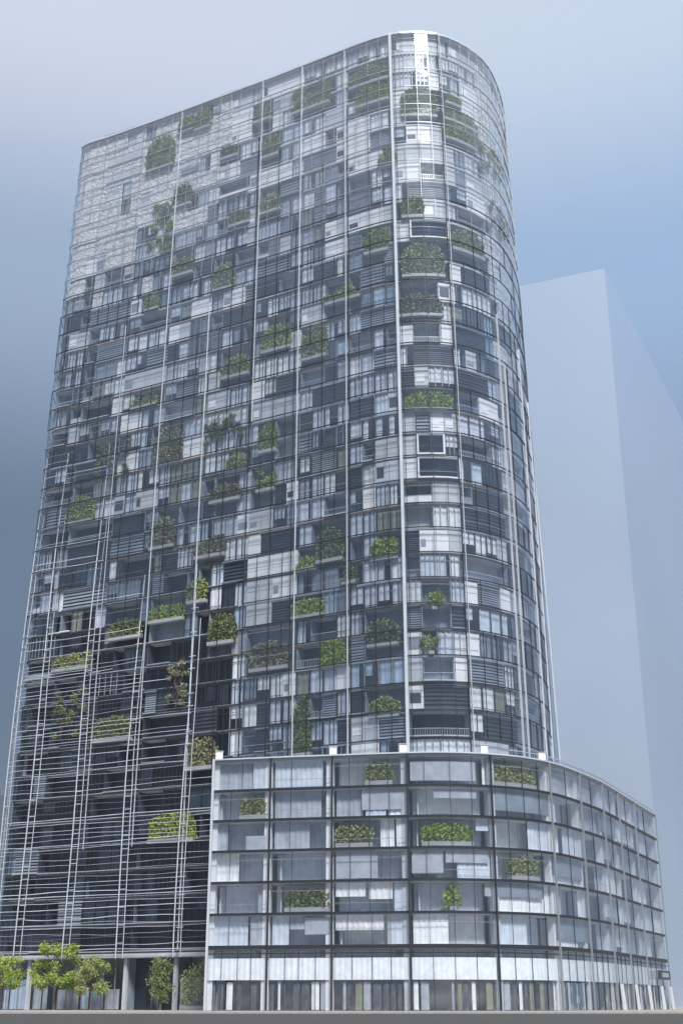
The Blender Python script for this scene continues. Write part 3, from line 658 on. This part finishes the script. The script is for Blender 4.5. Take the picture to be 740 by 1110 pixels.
for f in range(-2, 6):
    for b in range(10):
        ua, ub = US[b], US[b + 1]
        if f == -2: z0, z1 = .14, 3.12
        elif f == -1: z0, z1 = 3.22, 6.48
        else: z0, z1 = ZS[f] + .02, ZS[f + 1] - .36
        mb = MB(); sm = MB()
        mb.pane(G, ua + .1, ub - .1, z0, z1, 0.0, 'glass_clear', 1.4)
        ww = ub - ua; subs = [pr.choice((.3, .34, .5))] if f >= 0 else [.25, .5, .75]
        if f >= 0 and b < 5 and ww > 8.5: subs = [.22, .5, .76]
        if f >= 0 and b >= 5: subs = [.5]
        for s_ in subs:
            u = ua + ww * (s_ + pr.uniform(-.02, .02)); mb.box(G, u - .025, u + .025, z0, z1, .003, .07, 'mullion')
        if f >= 0 and pr.random() < .5: zt = z0 + pr.choice((.9, 2.3)); mb.box(G, ua + .1, ub - .1, zt - .025, zt + .025, .004, .06, 'mullion_grey', 1.4)
        o = mb.build('window', pod)
        sl_ = []
        if f >= 0: sm = MB(); sl_.append(sm); curtain(sm, ua + .3, ub - .3, z0, z1, -2.4, pr.choice(('curtain_lav', 'curtain', 'curtain_blue')), G)
        if f == -1:
            curtain(sm, ua + .12, ub - .12, 3.3, 5.6, -.14, 'curtain_glow', G); sl_ = [sm]; sm = MB(); sl_.append(sm)
            curtain(sm, ua + .3, ua + (ub - ua) * .8, 5.65, 6.4, -.7, 'curtain_grey', G)
        elif f == -2:
            q = ua + .2
            while q < ub - .4:
                w = pr.uniform(.25, .9)
                if pr.random() < .75: sm = MB(); sl_.append(sm); curtain(sm, q, min(q + w, ub - .2), .2, 3.1, -.5, pr.choice(('curtain_dark', 'curtain_grey', 'curtain_olive', 'curtain', 'curtain_dark')), G)
                q += w + pr.uniform(.1, .5)
        else:
            q = ua + .3
            while q < ub - .5:
                w = pr.uniform(1.5, 6.5); e = min(q + w, ub - .25)
                r_ = pr.random()
                if not quiet(q, e, z0, z1, PGREEN):
                    if r_ < .6: sm = MB(); sl_.append(sm); curtain(sm, q, e, z0 + (0 if r_ < .5 else pr.uniform(.3, 1.9)), z1, -pr.uniform(.4, .9), pr.choice(('curtain', 'curtain_blue', 'curtain', 'curtain_blue', 'curtain_grey', 'curtain_grey')), G)
                q = e + pr.uniform(0, .5)
        for q_ in sl_: sub('curtain', q_, o)
for a, b, z0, z1 in PD:
    mb = MB(); mb.box(G, a, b, z0 + .1, z1 - .1, -.36, -.3, 'grey' if (a > 30) else 'curtain_grey', 1.5); mb.build('roller_blind', pod)
for i, u in enumerate(US):
    mb = MB(); w = .42 if i != 0 else .3
    u_ = min(max(u - (.4 if u < 30 else -.3), .35), G.L - .45)
    mb.box(G, u_ - w, u_ + w, .14, 27.6, -1.15, -.35, 'white' if i not in (3, 4) else 'pale'); mb.build('column', pod)
    mb = MB(); mb.box(G, max(u, .12) - .1, max(u, .12) + .1, .14, 27.98, .225, .42, 'mullion' if i in (3, 4, 2, 1) else 'mullion_grey'); mb.build('mullion', pod)
# left corner post in white
mb = MB(); mb.box(G, .02, .3, .14, 28.1, .43, .6, 'post'); mb.build('corner_post', pod)
for u in (.6, 14.6, 22.9, 32.6, 41.5):
    mb = MB(); p = G(u, 28, -.1); mb.cube((p[0], p[1], 28.14 + .45), (.85, .85, .9), 'white', .1); mb.cube((p[0], p[1], 28.14 + .95), (1.0, 1.0, .08), 'pale', .1); mb.build('post_cap', pod)
# inside walls and end walls
inn = MB(); inn.box(G, 2, G.L - 1, .14, 27.6, -4.3, -4.0, 'core_pale', 3); inn.build('inner_wall', pod)
for b in range(10):
    mb = MB()
    for f in range(7):
        if pr.random() < .7:
            u = US[b] + .5 * pr.random() + .6; z0 = .14 if f == 0 else ZS[f - 1] + .02
            mb.box(G, u, u + .15, z0, (ZS[f] - .52), -3.95, -1.2, 'core_pale')
    if mb.v: mb.build('partition_wall', pod)
ew = MB(); e = G(G.L, 0, -.2); ew.hexa([(e[0], e[1], .1), (30, 205, .1), (29.8, 204.7, .1), (e[0] - .3, e[1] - .3, .1), (e[0], e[1], 27.6), (30, 205, 27.6), (29.8, 204.7, 27.6), (e[0] - .3, e[1] - .3, 27.6)], 'pale'); ew.build('end_wall', pod)
ew = MB(); ew.cube((-15.15, 160.5, 13.9), (.3, 19.5, 27.4), 'pale'); ew.build('end_wall', pod)
# tilted pale props at the right end of the ground floor
for u in (61.5, 69.5, 77.5, 86, 92.3):
    mb = MB(); mb.hexa([G(u - .35, .14, .5), G(u + .35, .14, .5), G(u + .35, .14, .75), G(u - .35, .14, .75), G(u - 1.0, 3.2, .44), G(u - .3, 3.2, .44), G(u - .3, 3.2, .7), G(u - 1.0, 3.2, .7)], 'white'); mb.build('leaning_prop', pod)
mb = MB(); mb.box(G, 84.0, 91.0, 4.1, 5.3, .43, .8, 'shutter', 1.5); o = mb.build('sign_box', pod)
sm = MB(); sm.box(G, 85.3, 89.8, 4.4, 5.0, .803, .83, 'sign_face', 1.5); sub('sign_face', sm, o)
# roof glass balustrade along the curved right side
mb = MB(); mb.pane(G, 36, G.L, 28.15, 28.75, -.07, 'glass_blue', 1.6); mb.box(G, 36, G.L, 28.76, 28.84, -.12, -.02, 'rail', 1.6); mb.build('roof_balustrade', pod)
mb = MB(); mb.box(G, 44, 48, .14, 3.0, .1, .16, 'glass_blue'); mb.box(G, 43.9, 44.05, .14, 3.1, .05, .22, 'rail'); mb.box(G, 45.95, 46.05, .14, 3.0, .17, .2, 'rail'); mb.box(G, 47.95, 48.1, .14, 3.1, .05, .22, 'rail'); o = mb.build('entrance_door', pod)
sm = MB(); sm.box(G, 45.7, 45.75, .9, 1.7, .2, .27, 'rail'); sm.box(G, 46.2, 46.25, .9, 1.7, .2, .27, 'rail'); sub('handle', sm, o)

# ================================================================== PLANTS
def leaf(mb, p, s, m, r):
    a = Vector((r.gauss(0, 1), r.gauss(0, 1), r.gauss(0, 1))).normalized(); b = a.orthogonal().normalized()
    b.rotate(__import__('mathutils').Quaternion(a, r.uniform(0, 6.28))); c = a.cross(b); P_ = Vector(p)
    mb.face([P_ - b * s, P_ - c * s * .55, P_ + b * s, P_ + c * s * .55], m)
def plant(i, FF, u0, u1, z0, z1, m, style, label, oa, ob, group, s=.175, dens=140):
    r = random.Random(100 + i); um = (u0 + u1) / 2; base = FF(um, z0, (oa + ob) / 2)
    nm = {'bush': 'balcony_hedge', 'jagged': 'balcony_plant', 'vine': 'climbing_plant', 'tree': 'potted_tree'}[style]
    t = thing(nm, base, label, {'bush': 'hedge', 'jagged': 'plant', 'vine': 'climbing plant', 'tree': 'potted tree'}[style], group)
    w = u1 - u0; h = z1 - z0; fo = MB(); st = MB(); pl = MB()
    clumps = []
    for _ in range(max(7, int(w * h * (1.4 if style != 'vine' else .55)))):
        cu = r.uniform(0, 1); cz = r.uniform(0, 1) ** .9
        if style == 'bush': top = 1 - .35 * abs(2 * cu - 1) ** 2.5 - r.uniform(0, .12); cz *= top
        elif style == 'jagged': cz *= r.uniform(.45, 1)
        elif style == 'tree': 
            ang = r.uniform(0, 6.28); rr = math.sqrt(r.random()) * .42; cu = .5 + rr * math.cos(ang); cz = .6 + rr * .9 * math.sin(ang)
        clumps.append((cu, cz, r.uniform(.35, .7) * (1.25 if style != 'vine' else .9)))
    n = int(w * h * dens * (1 if style != 'vine' else .7))
    for _ in range(n):
        cu, cz, cr_ = r.choice(clumps)
        u = u0 + cu * w + r.gauss(0, .45) * cr_; z = z0 + cz * h + r.gauss(0, .42) * cr_
        u = min(max(u, u0 - .1), u1 + .1); z = max(z, z0 + .1)
        if style in ('bush', 'jagged'): z = min(z, z1)
        if style == 'bush' and r.random() < .6:
            q1 = r.random(); u = u0 + q1 * w; z = z0 + .2 + (h - .2) * r.random() * (1 - .3 * abs(2 * q1 - 1) ** 3 - .12 * math.sin(u * 5.1 + i) ** 2)
        if style == 'bush' and 200 <= i < 300 and r.random() < .7:
            q1 = r.random(); u = u0 + q1 * w; z = z0 + .3 + (h - .4) * r.random() ** .75 * (1 - .25 * abs(2 * q1 - 1) ** 4)
        leaf(fo, FF(u, z, r.uniform(oa, ob)), s * r.uniform(.6, 1.3), m, r)
    if style == 'tree':
        b0 = Vector(FF(um, z0, (oa + ob) / 2)); st.tube([b0, b0 + Vector((.05, 0, h * .35)), b0 + Vector((0, 0, h * .75))], [.09, .07, .04], 'bark')
        pl.cube(b0 + Vector((0, 0, .2)), (.7, .5, .4), 'planter')
    elif style == 'vine':
        for _ in range(5):
            u = r.uniform(u0 + .3, u1 - .3); pts = [FF(min(max(u + r.uniform(-.5, .5), u0), u1), z0 + h * j / 6, oa + .1) for j in range(7)]; st.tube(pts, .05, 'bark', 4)
    else:
        for _ in range(max(2, int(w))):
            u = r.uniform(u0 + .2, u1 - .2); st.tube([FF(u, z0 + .3, (oa + ob) / 2), FF(u + r.uniform(-.2, .2), z0 + h * .6, (oa + ob) / 2)], .04, 'bark', 4)
        pl.box(FF, u0, u1, z0 - .05, z0 + .42, oa - .02, ob + .04, 'planter', 1.5)
    fo.build('foliage', t); st.build('stem', t)
    if pl.v: pl.build('planter', t)
for i, g in enumerate(GREEN):
    u0, u1, z0, z1, m, sty, lab = g
    onscreen = (z0 > 106 and (u0 < 57 or u0 > 104)) or sty == 'vine'
    low = u0 < 64 and z0 < 48
    oa, ob = (.2, .66) if onscreen else ((-.2, .6) if low else (-.1, .55))
    if u1 - u0 < 1.2: u1 = u0 + 1.8
    if sty == 'bush': u0 -= .3; u1 += .3; z1 += .45; z0 -= .1
    plant(i, F, u0, u1, z0, z1, m, sty, lab, oa, ob, 'plants growing on the tower facade')
for i, g in enumerate(PGREEN):
    u0, u1, z0, z1, m, sty, lab = g
    z0 = max(z for z in ZS if z <= z0 + .8) + .1; z1 = z0 + (2.55 if z1 - z0 > 2.3 else z1 - z0)
    plant(200 + i, G, u0, u1, z0, z1, m, sty, lab, -.95, -.2, 'plants behind the podium glass', dens=110)

def street_tree(i, x, y, h, w, m, label, tz=.3):
    r = random.Random(700 + i); t = thing('street_tree', (x, y, .12), label, 'tree', 'street trees at the tower base')
    tr = MB(); B = Vector((x, y, .12)); top = B + Vector((r.uniform(-.2, .2), 0, h * .62))
    tr.tube([B, B + Vector((.06, 0, h * .2)), B + Vector((-.04, .05, h * .4)), top], [.17, .12, .1, .05], 'bark', 8)
    cl = []
    for k in range(26):
        a = r.uniform(0, 6.28); rr = w * .5 * math.sqrt(r.uniform(.1, 1)); z = h * r.uniform(tz + .1, .95)
        e = B + Vector((rr * math.cos(a) * .85, rr * math.sin(a) * .7, z)); cl.append((e, r.uniform(.45, .8)))
        s0 = B + Vector((0, 0, h * r.uniform(.3, .55))); tr.tube([s0, (s0 + e) / 2 + Vector((0, 0, .15)), e], [.06, .04, .02], 'bark', 5)
    tr.build('trunk', t); fo = MB()
    for _ in range(int(2200 + 1100 * w)):
        e, s_ = r.choice(cl); d = Vector((r.gauss(0, .5), r.gauss(0, .5), r.gauss(0, .42))) * s_; leaf(fo, e + d, r.uniform(.08, .17), m, r)
    fo.build('crown', t)
street_tree(0, -43.6, 170.5, 6.8, 5.4, 'leaf_bright', 'bright green street tree with thin trunk at the far left of the pavement')
p = F(42.6, 0, 2.9); street_tree(1, p[0] + .6, p[1], 7.9, 6.6, 'leaf_bright', 'largest leafy street tree before the lobby left of the dark entrance', .25)
p = F(47.6, 0, 2.2); street_tree(2, p[0] + .6, p[1], 6.4, 3.8, 'leaf', 'slimmer street tree touching the right of the largest tree by the lobby', .2)
p = F(58.0, 0, 1.6); street_tree(3, p[0], p[1], 6.0, 2.4, 'leaf_dark', 'narrow dark green tree just right of the dark lobby entrance', .1)
plant(300, F, 59.6, 65, .2, 6.0, 'leaf_pale', 'bush', 'tall pale green hedge wall between the lobby entrance and the podium', -.7, -.1, None, s=.14, dens=70)

# ================================================================== GROUND
def sheet(name, x0, x1, y0, y1, z, m):
    mb = MB(); mb.face([(x0, y0, z), (x1, y0, z), (x1, y1, z), (x0, y1, z)], m); o = mb.build(name); o['kind'] = 'structure'; return o
sheet('ground', -1500, 1500, -300, 1500, -.02, 'asphalt')
sheet('road', -700, 700, -20, 117.6, 0, 'asphalt')
mb = MB(); mb.hexa([(-700, 118, -.015), (700, 118, -.015), (700, 700, -.015), (-700, 700, -.015), (-700, 118, .12), (700, 118, .12), (700, 700, .12), (-700, 700, .12)], 'paving'); mb.build('pavement')['kind'] = 'structure'
mb = MB()
mb.hexa([(-300, 117.7, -.01), (300, 117.7, -.01), (300, 117.99, -.01), (-300, 117.99, -.01), (-300, 117.7, .135), (300, 117.7, .135), (300, 117.99, .135), (-300, 117.99, .135)], 'kerb'); mb.build('kerb')['kind'] = 'structure'
mb = MB(); mb.face([(-300, 124, .124), (300, 124, .124), (300, 138, .124), (-300, 138, .124)], 'kerb'); mb.build('pavement_band')['kind'] = 'structure'
mb = MB(); mb.face([(-300, 115.9, .004), (300, 115.9, .004), (300, 117.6, .004), (-300, 117.6, .004)], 'roofing'); mb.build('gutter_strip')['kind'] = 'structure'

# ================================================================== DISTANT BUILDINGS
def block(name, pts, h, m, label, floors, roofh=1.2, over=None):
    cx = sum(p[0] for p in pts) / len(pts); cy = sum(p[1] for p in pts) / len(pts)
    t = thing(name, (cx, cy, 0), label, 'building')
    n = len(pts)
    for i in range(n):
        a, b = pts[i], pts[(i + 1) % n]; w = MB(); w.face([(a[0], a[1], 0), (b[0], b[1], 0), (b[0], b[1], h), (a[0], a[1], h)], m)
        w.build('wall', t)
    r = MB(); r.face([(p[0], p[1], h - .3) for p in pts], 'roofing'); r.build('roof', t)
    return t
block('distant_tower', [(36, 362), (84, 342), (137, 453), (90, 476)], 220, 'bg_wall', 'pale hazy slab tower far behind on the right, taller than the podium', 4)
block('distant_row_block', [(-120, 256), (-62, 254), (-60, 290), (-118, 292)], 40, 'bg_wall2', 'low hazy block at the far left behind the tower', 4)

# haze: one closed box of even air
if True:
    hz = MB(); hz.hexa([(-1600, -320, -1.2), (1600, -320, -1.2), (1600, 1600, -1.2), (-1600, 1600, -1.2), (-1600, -320, 224), (1600, -320, 224), (1600, 1600, 224), (-1600, 1600, 224)], 'white')
    o = hz.build('haze'); o['kind'] = 'stuff'
    m = bpy.data.materials.new('air'); m.use_nodes = True; N = m.node_tree.nodes; N.remove(N['Principled BSDF'])
    pv = N.new('ShaderNodeVolumePrincipled'); pv.inputs['Color'].default_value = (.80, .88, 1, 1); pv.inputs['Density'].default_value = .0003; pv.inputs['Anisotropy'].default_value = .2
    m.node_tree.links.new(pv.outputs['Volume'], N['Material Output'].inputs['Volume'])
    o.data.materials.clear(); o.data.materials.append(m)

# ================================================================== SKY, SUN, CAMERA
SUN_EL, SUN_AZ = R(50), R(166)      # azimuth from north (+Y) clockwise: behind the camera, to the right
w = bpy.data.worlds.new('World'); scene.world = w; w.use_nodes = True
N = w.node_tree.nodes; L = w.node_tree.links; bg = N['Background']
def s2l(c): return tuple((x / 255 / 12.92 if x / 255 <= .04045 else ((x / 255 + .055) / 1.055) ** 2.4) for x in c)
tc = N.new('ShaderNodeTexCoord'); sx = N.new('ShaderNodeSeparateXYZ'); L.new(tc.outputs['Generated'], sx.inputs[0])
def ramp(stops):
    r = N.new('ShaderNodeValToRGB'); r.color_ramp.interpolation = 'EASE'
    e = r.color_ramp.elements
    while len(e) > 1: e.remove(e[0])
    e[0].position = stops[0][0]; e[0].color = (*s2l(stops[0][1]), 1)
    for p_, c_ in stops[1:]: q = e.new(p_); q.color = (*s2l(c_), 1)
    L.new(sx.outputs['Z'], r.inputs['Fac']); return r
rl = ramp([(0, (76, 96, 118)), (.14, (72, 94, 118)), (.34, (94, 116, 142)), (.53, (162, 184, 212)), (.68, (222, 230, 250)), (1, (232, 238, 252))])
rr = ramp([(0, (112, 130, 148)), (.14, (106, 124, 144)), (.34, (140, 160, 190)), (.53, (164, 194, 232)), (.68, (212, 228, 248)), (1, (225, 236, 252))])
mr = N.new('ShaderNodeMapRange'); mr.inputs['From Min'].default_value = -.28; mr.inputs['From Max'].default_value = .26; mr.interpolation_type = 'SMOOTHSTEP'; L.new(sx.outputs['X'], mr.inputs['Value'])
mx = N.new('ShaderNodeMix'); mx.data_type = 'RGBA'; L.new(mr.outputs['Result'], mx.inputs['Factor']); L.new(rl.outputs['Color'], mx.inputs['A']); L.new(rr.outputs['Color'], mx.inputs['B'])
sky = N.new('ShaderNodeTexSky'); sky.sky_type = 'NISHITA'; sky.sun_disc = False; sky.sun_elevation = SUN_EL; sky.sun_rotation = SUN_AZ
bg2 = N.new('ShaderNodeBackground'); bg2.inputs['Strength'].default_value = .05; L.new(sky.outputs['Color'], bg2.inputs['Color'])
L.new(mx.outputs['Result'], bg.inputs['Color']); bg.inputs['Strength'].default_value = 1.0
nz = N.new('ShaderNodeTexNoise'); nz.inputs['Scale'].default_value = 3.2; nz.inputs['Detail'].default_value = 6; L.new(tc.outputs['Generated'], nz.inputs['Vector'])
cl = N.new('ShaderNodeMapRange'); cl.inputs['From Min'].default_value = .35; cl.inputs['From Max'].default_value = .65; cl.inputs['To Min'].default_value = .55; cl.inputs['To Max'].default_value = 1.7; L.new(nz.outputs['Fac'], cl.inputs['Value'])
el = N.new('ShaderNodeValToRGB'); e_ = el.color_ramp.elements; e_[0].position = 0; e_[0].color = (.16, .21, .30, 1); e_[1].position = .58; e_[1].color = (2.7, 2.8, 2.95, 1)  # brighter cloud sky added behind the camera for glass reflections; left unlinked
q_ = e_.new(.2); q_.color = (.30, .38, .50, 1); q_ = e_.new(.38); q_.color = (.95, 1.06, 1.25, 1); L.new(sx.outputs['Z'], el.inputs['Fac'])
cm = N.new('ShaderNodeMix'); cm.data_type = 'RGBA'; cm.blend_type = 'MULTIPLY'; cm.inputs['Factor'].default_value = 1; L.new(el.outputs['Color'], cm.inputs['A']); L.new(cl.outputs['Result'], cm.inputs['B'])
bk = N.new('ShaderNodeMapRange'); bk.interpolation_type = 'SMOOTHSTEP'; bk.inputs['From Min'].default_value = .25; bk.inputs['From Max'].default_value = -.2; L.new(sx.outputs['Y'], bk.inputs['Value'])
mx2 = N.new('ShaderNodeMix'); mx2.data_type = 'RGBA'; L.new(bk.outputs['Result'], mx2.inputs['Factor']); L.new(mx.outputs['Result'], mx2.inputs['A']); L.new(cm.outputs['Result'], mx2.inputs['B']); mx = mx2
ms = N.new('ShaderNodeMixShader'); ms.inputs['Fac'].default_value = .12
L.new(bg.outputs['Background'], ms.inputs[1]); L.new(bg2.outputs['Background'], ms.inputs[2]); L.new(ms.outputs['Shader'], N['World Output'].inputs['Surface'])

sl = bpy.data.lights.new('sun', 'SUN'); sl.energy = 5.0; sl.angle = R(12); sl.color = (1, .97, .93)
so = bpy.data.objects.new('sun', sl); COL.objects.link(so)
d = Vector((math.sin(SUN_AZ) * math.cos(SUN_EL), math.cos(SUN_AZ) * math.cos(SUN_EL), math.sin(SUN_EL)))
so.rotation_euler = (-d).to_track_quat('-Z', 'Y').to_euler(); so.location = (60, -60, 90)

cam = bpy.data.cameras.new('camera'); co = bpy.data.objects.new('camera', cam); COL.objects.link(co)
co.location = (0, 0, .7); co.rotation_euler = (R(90 + 21.6), 0, 0)
cam.sensor_fit = 'VERTICAL'; cam.sensor_height = 24; cam.lens = 24 * 1350 / 1110; cam.clip_end = 5000; cam.clip_start = .05
scene.camera = co
vs = scene.view_settings; vs.view_transform = 'Standard'; vs.look = 'None'; vs.exposure = 0; vs.gamma = 1
scene.cycles.transparent_max_bounces = 24
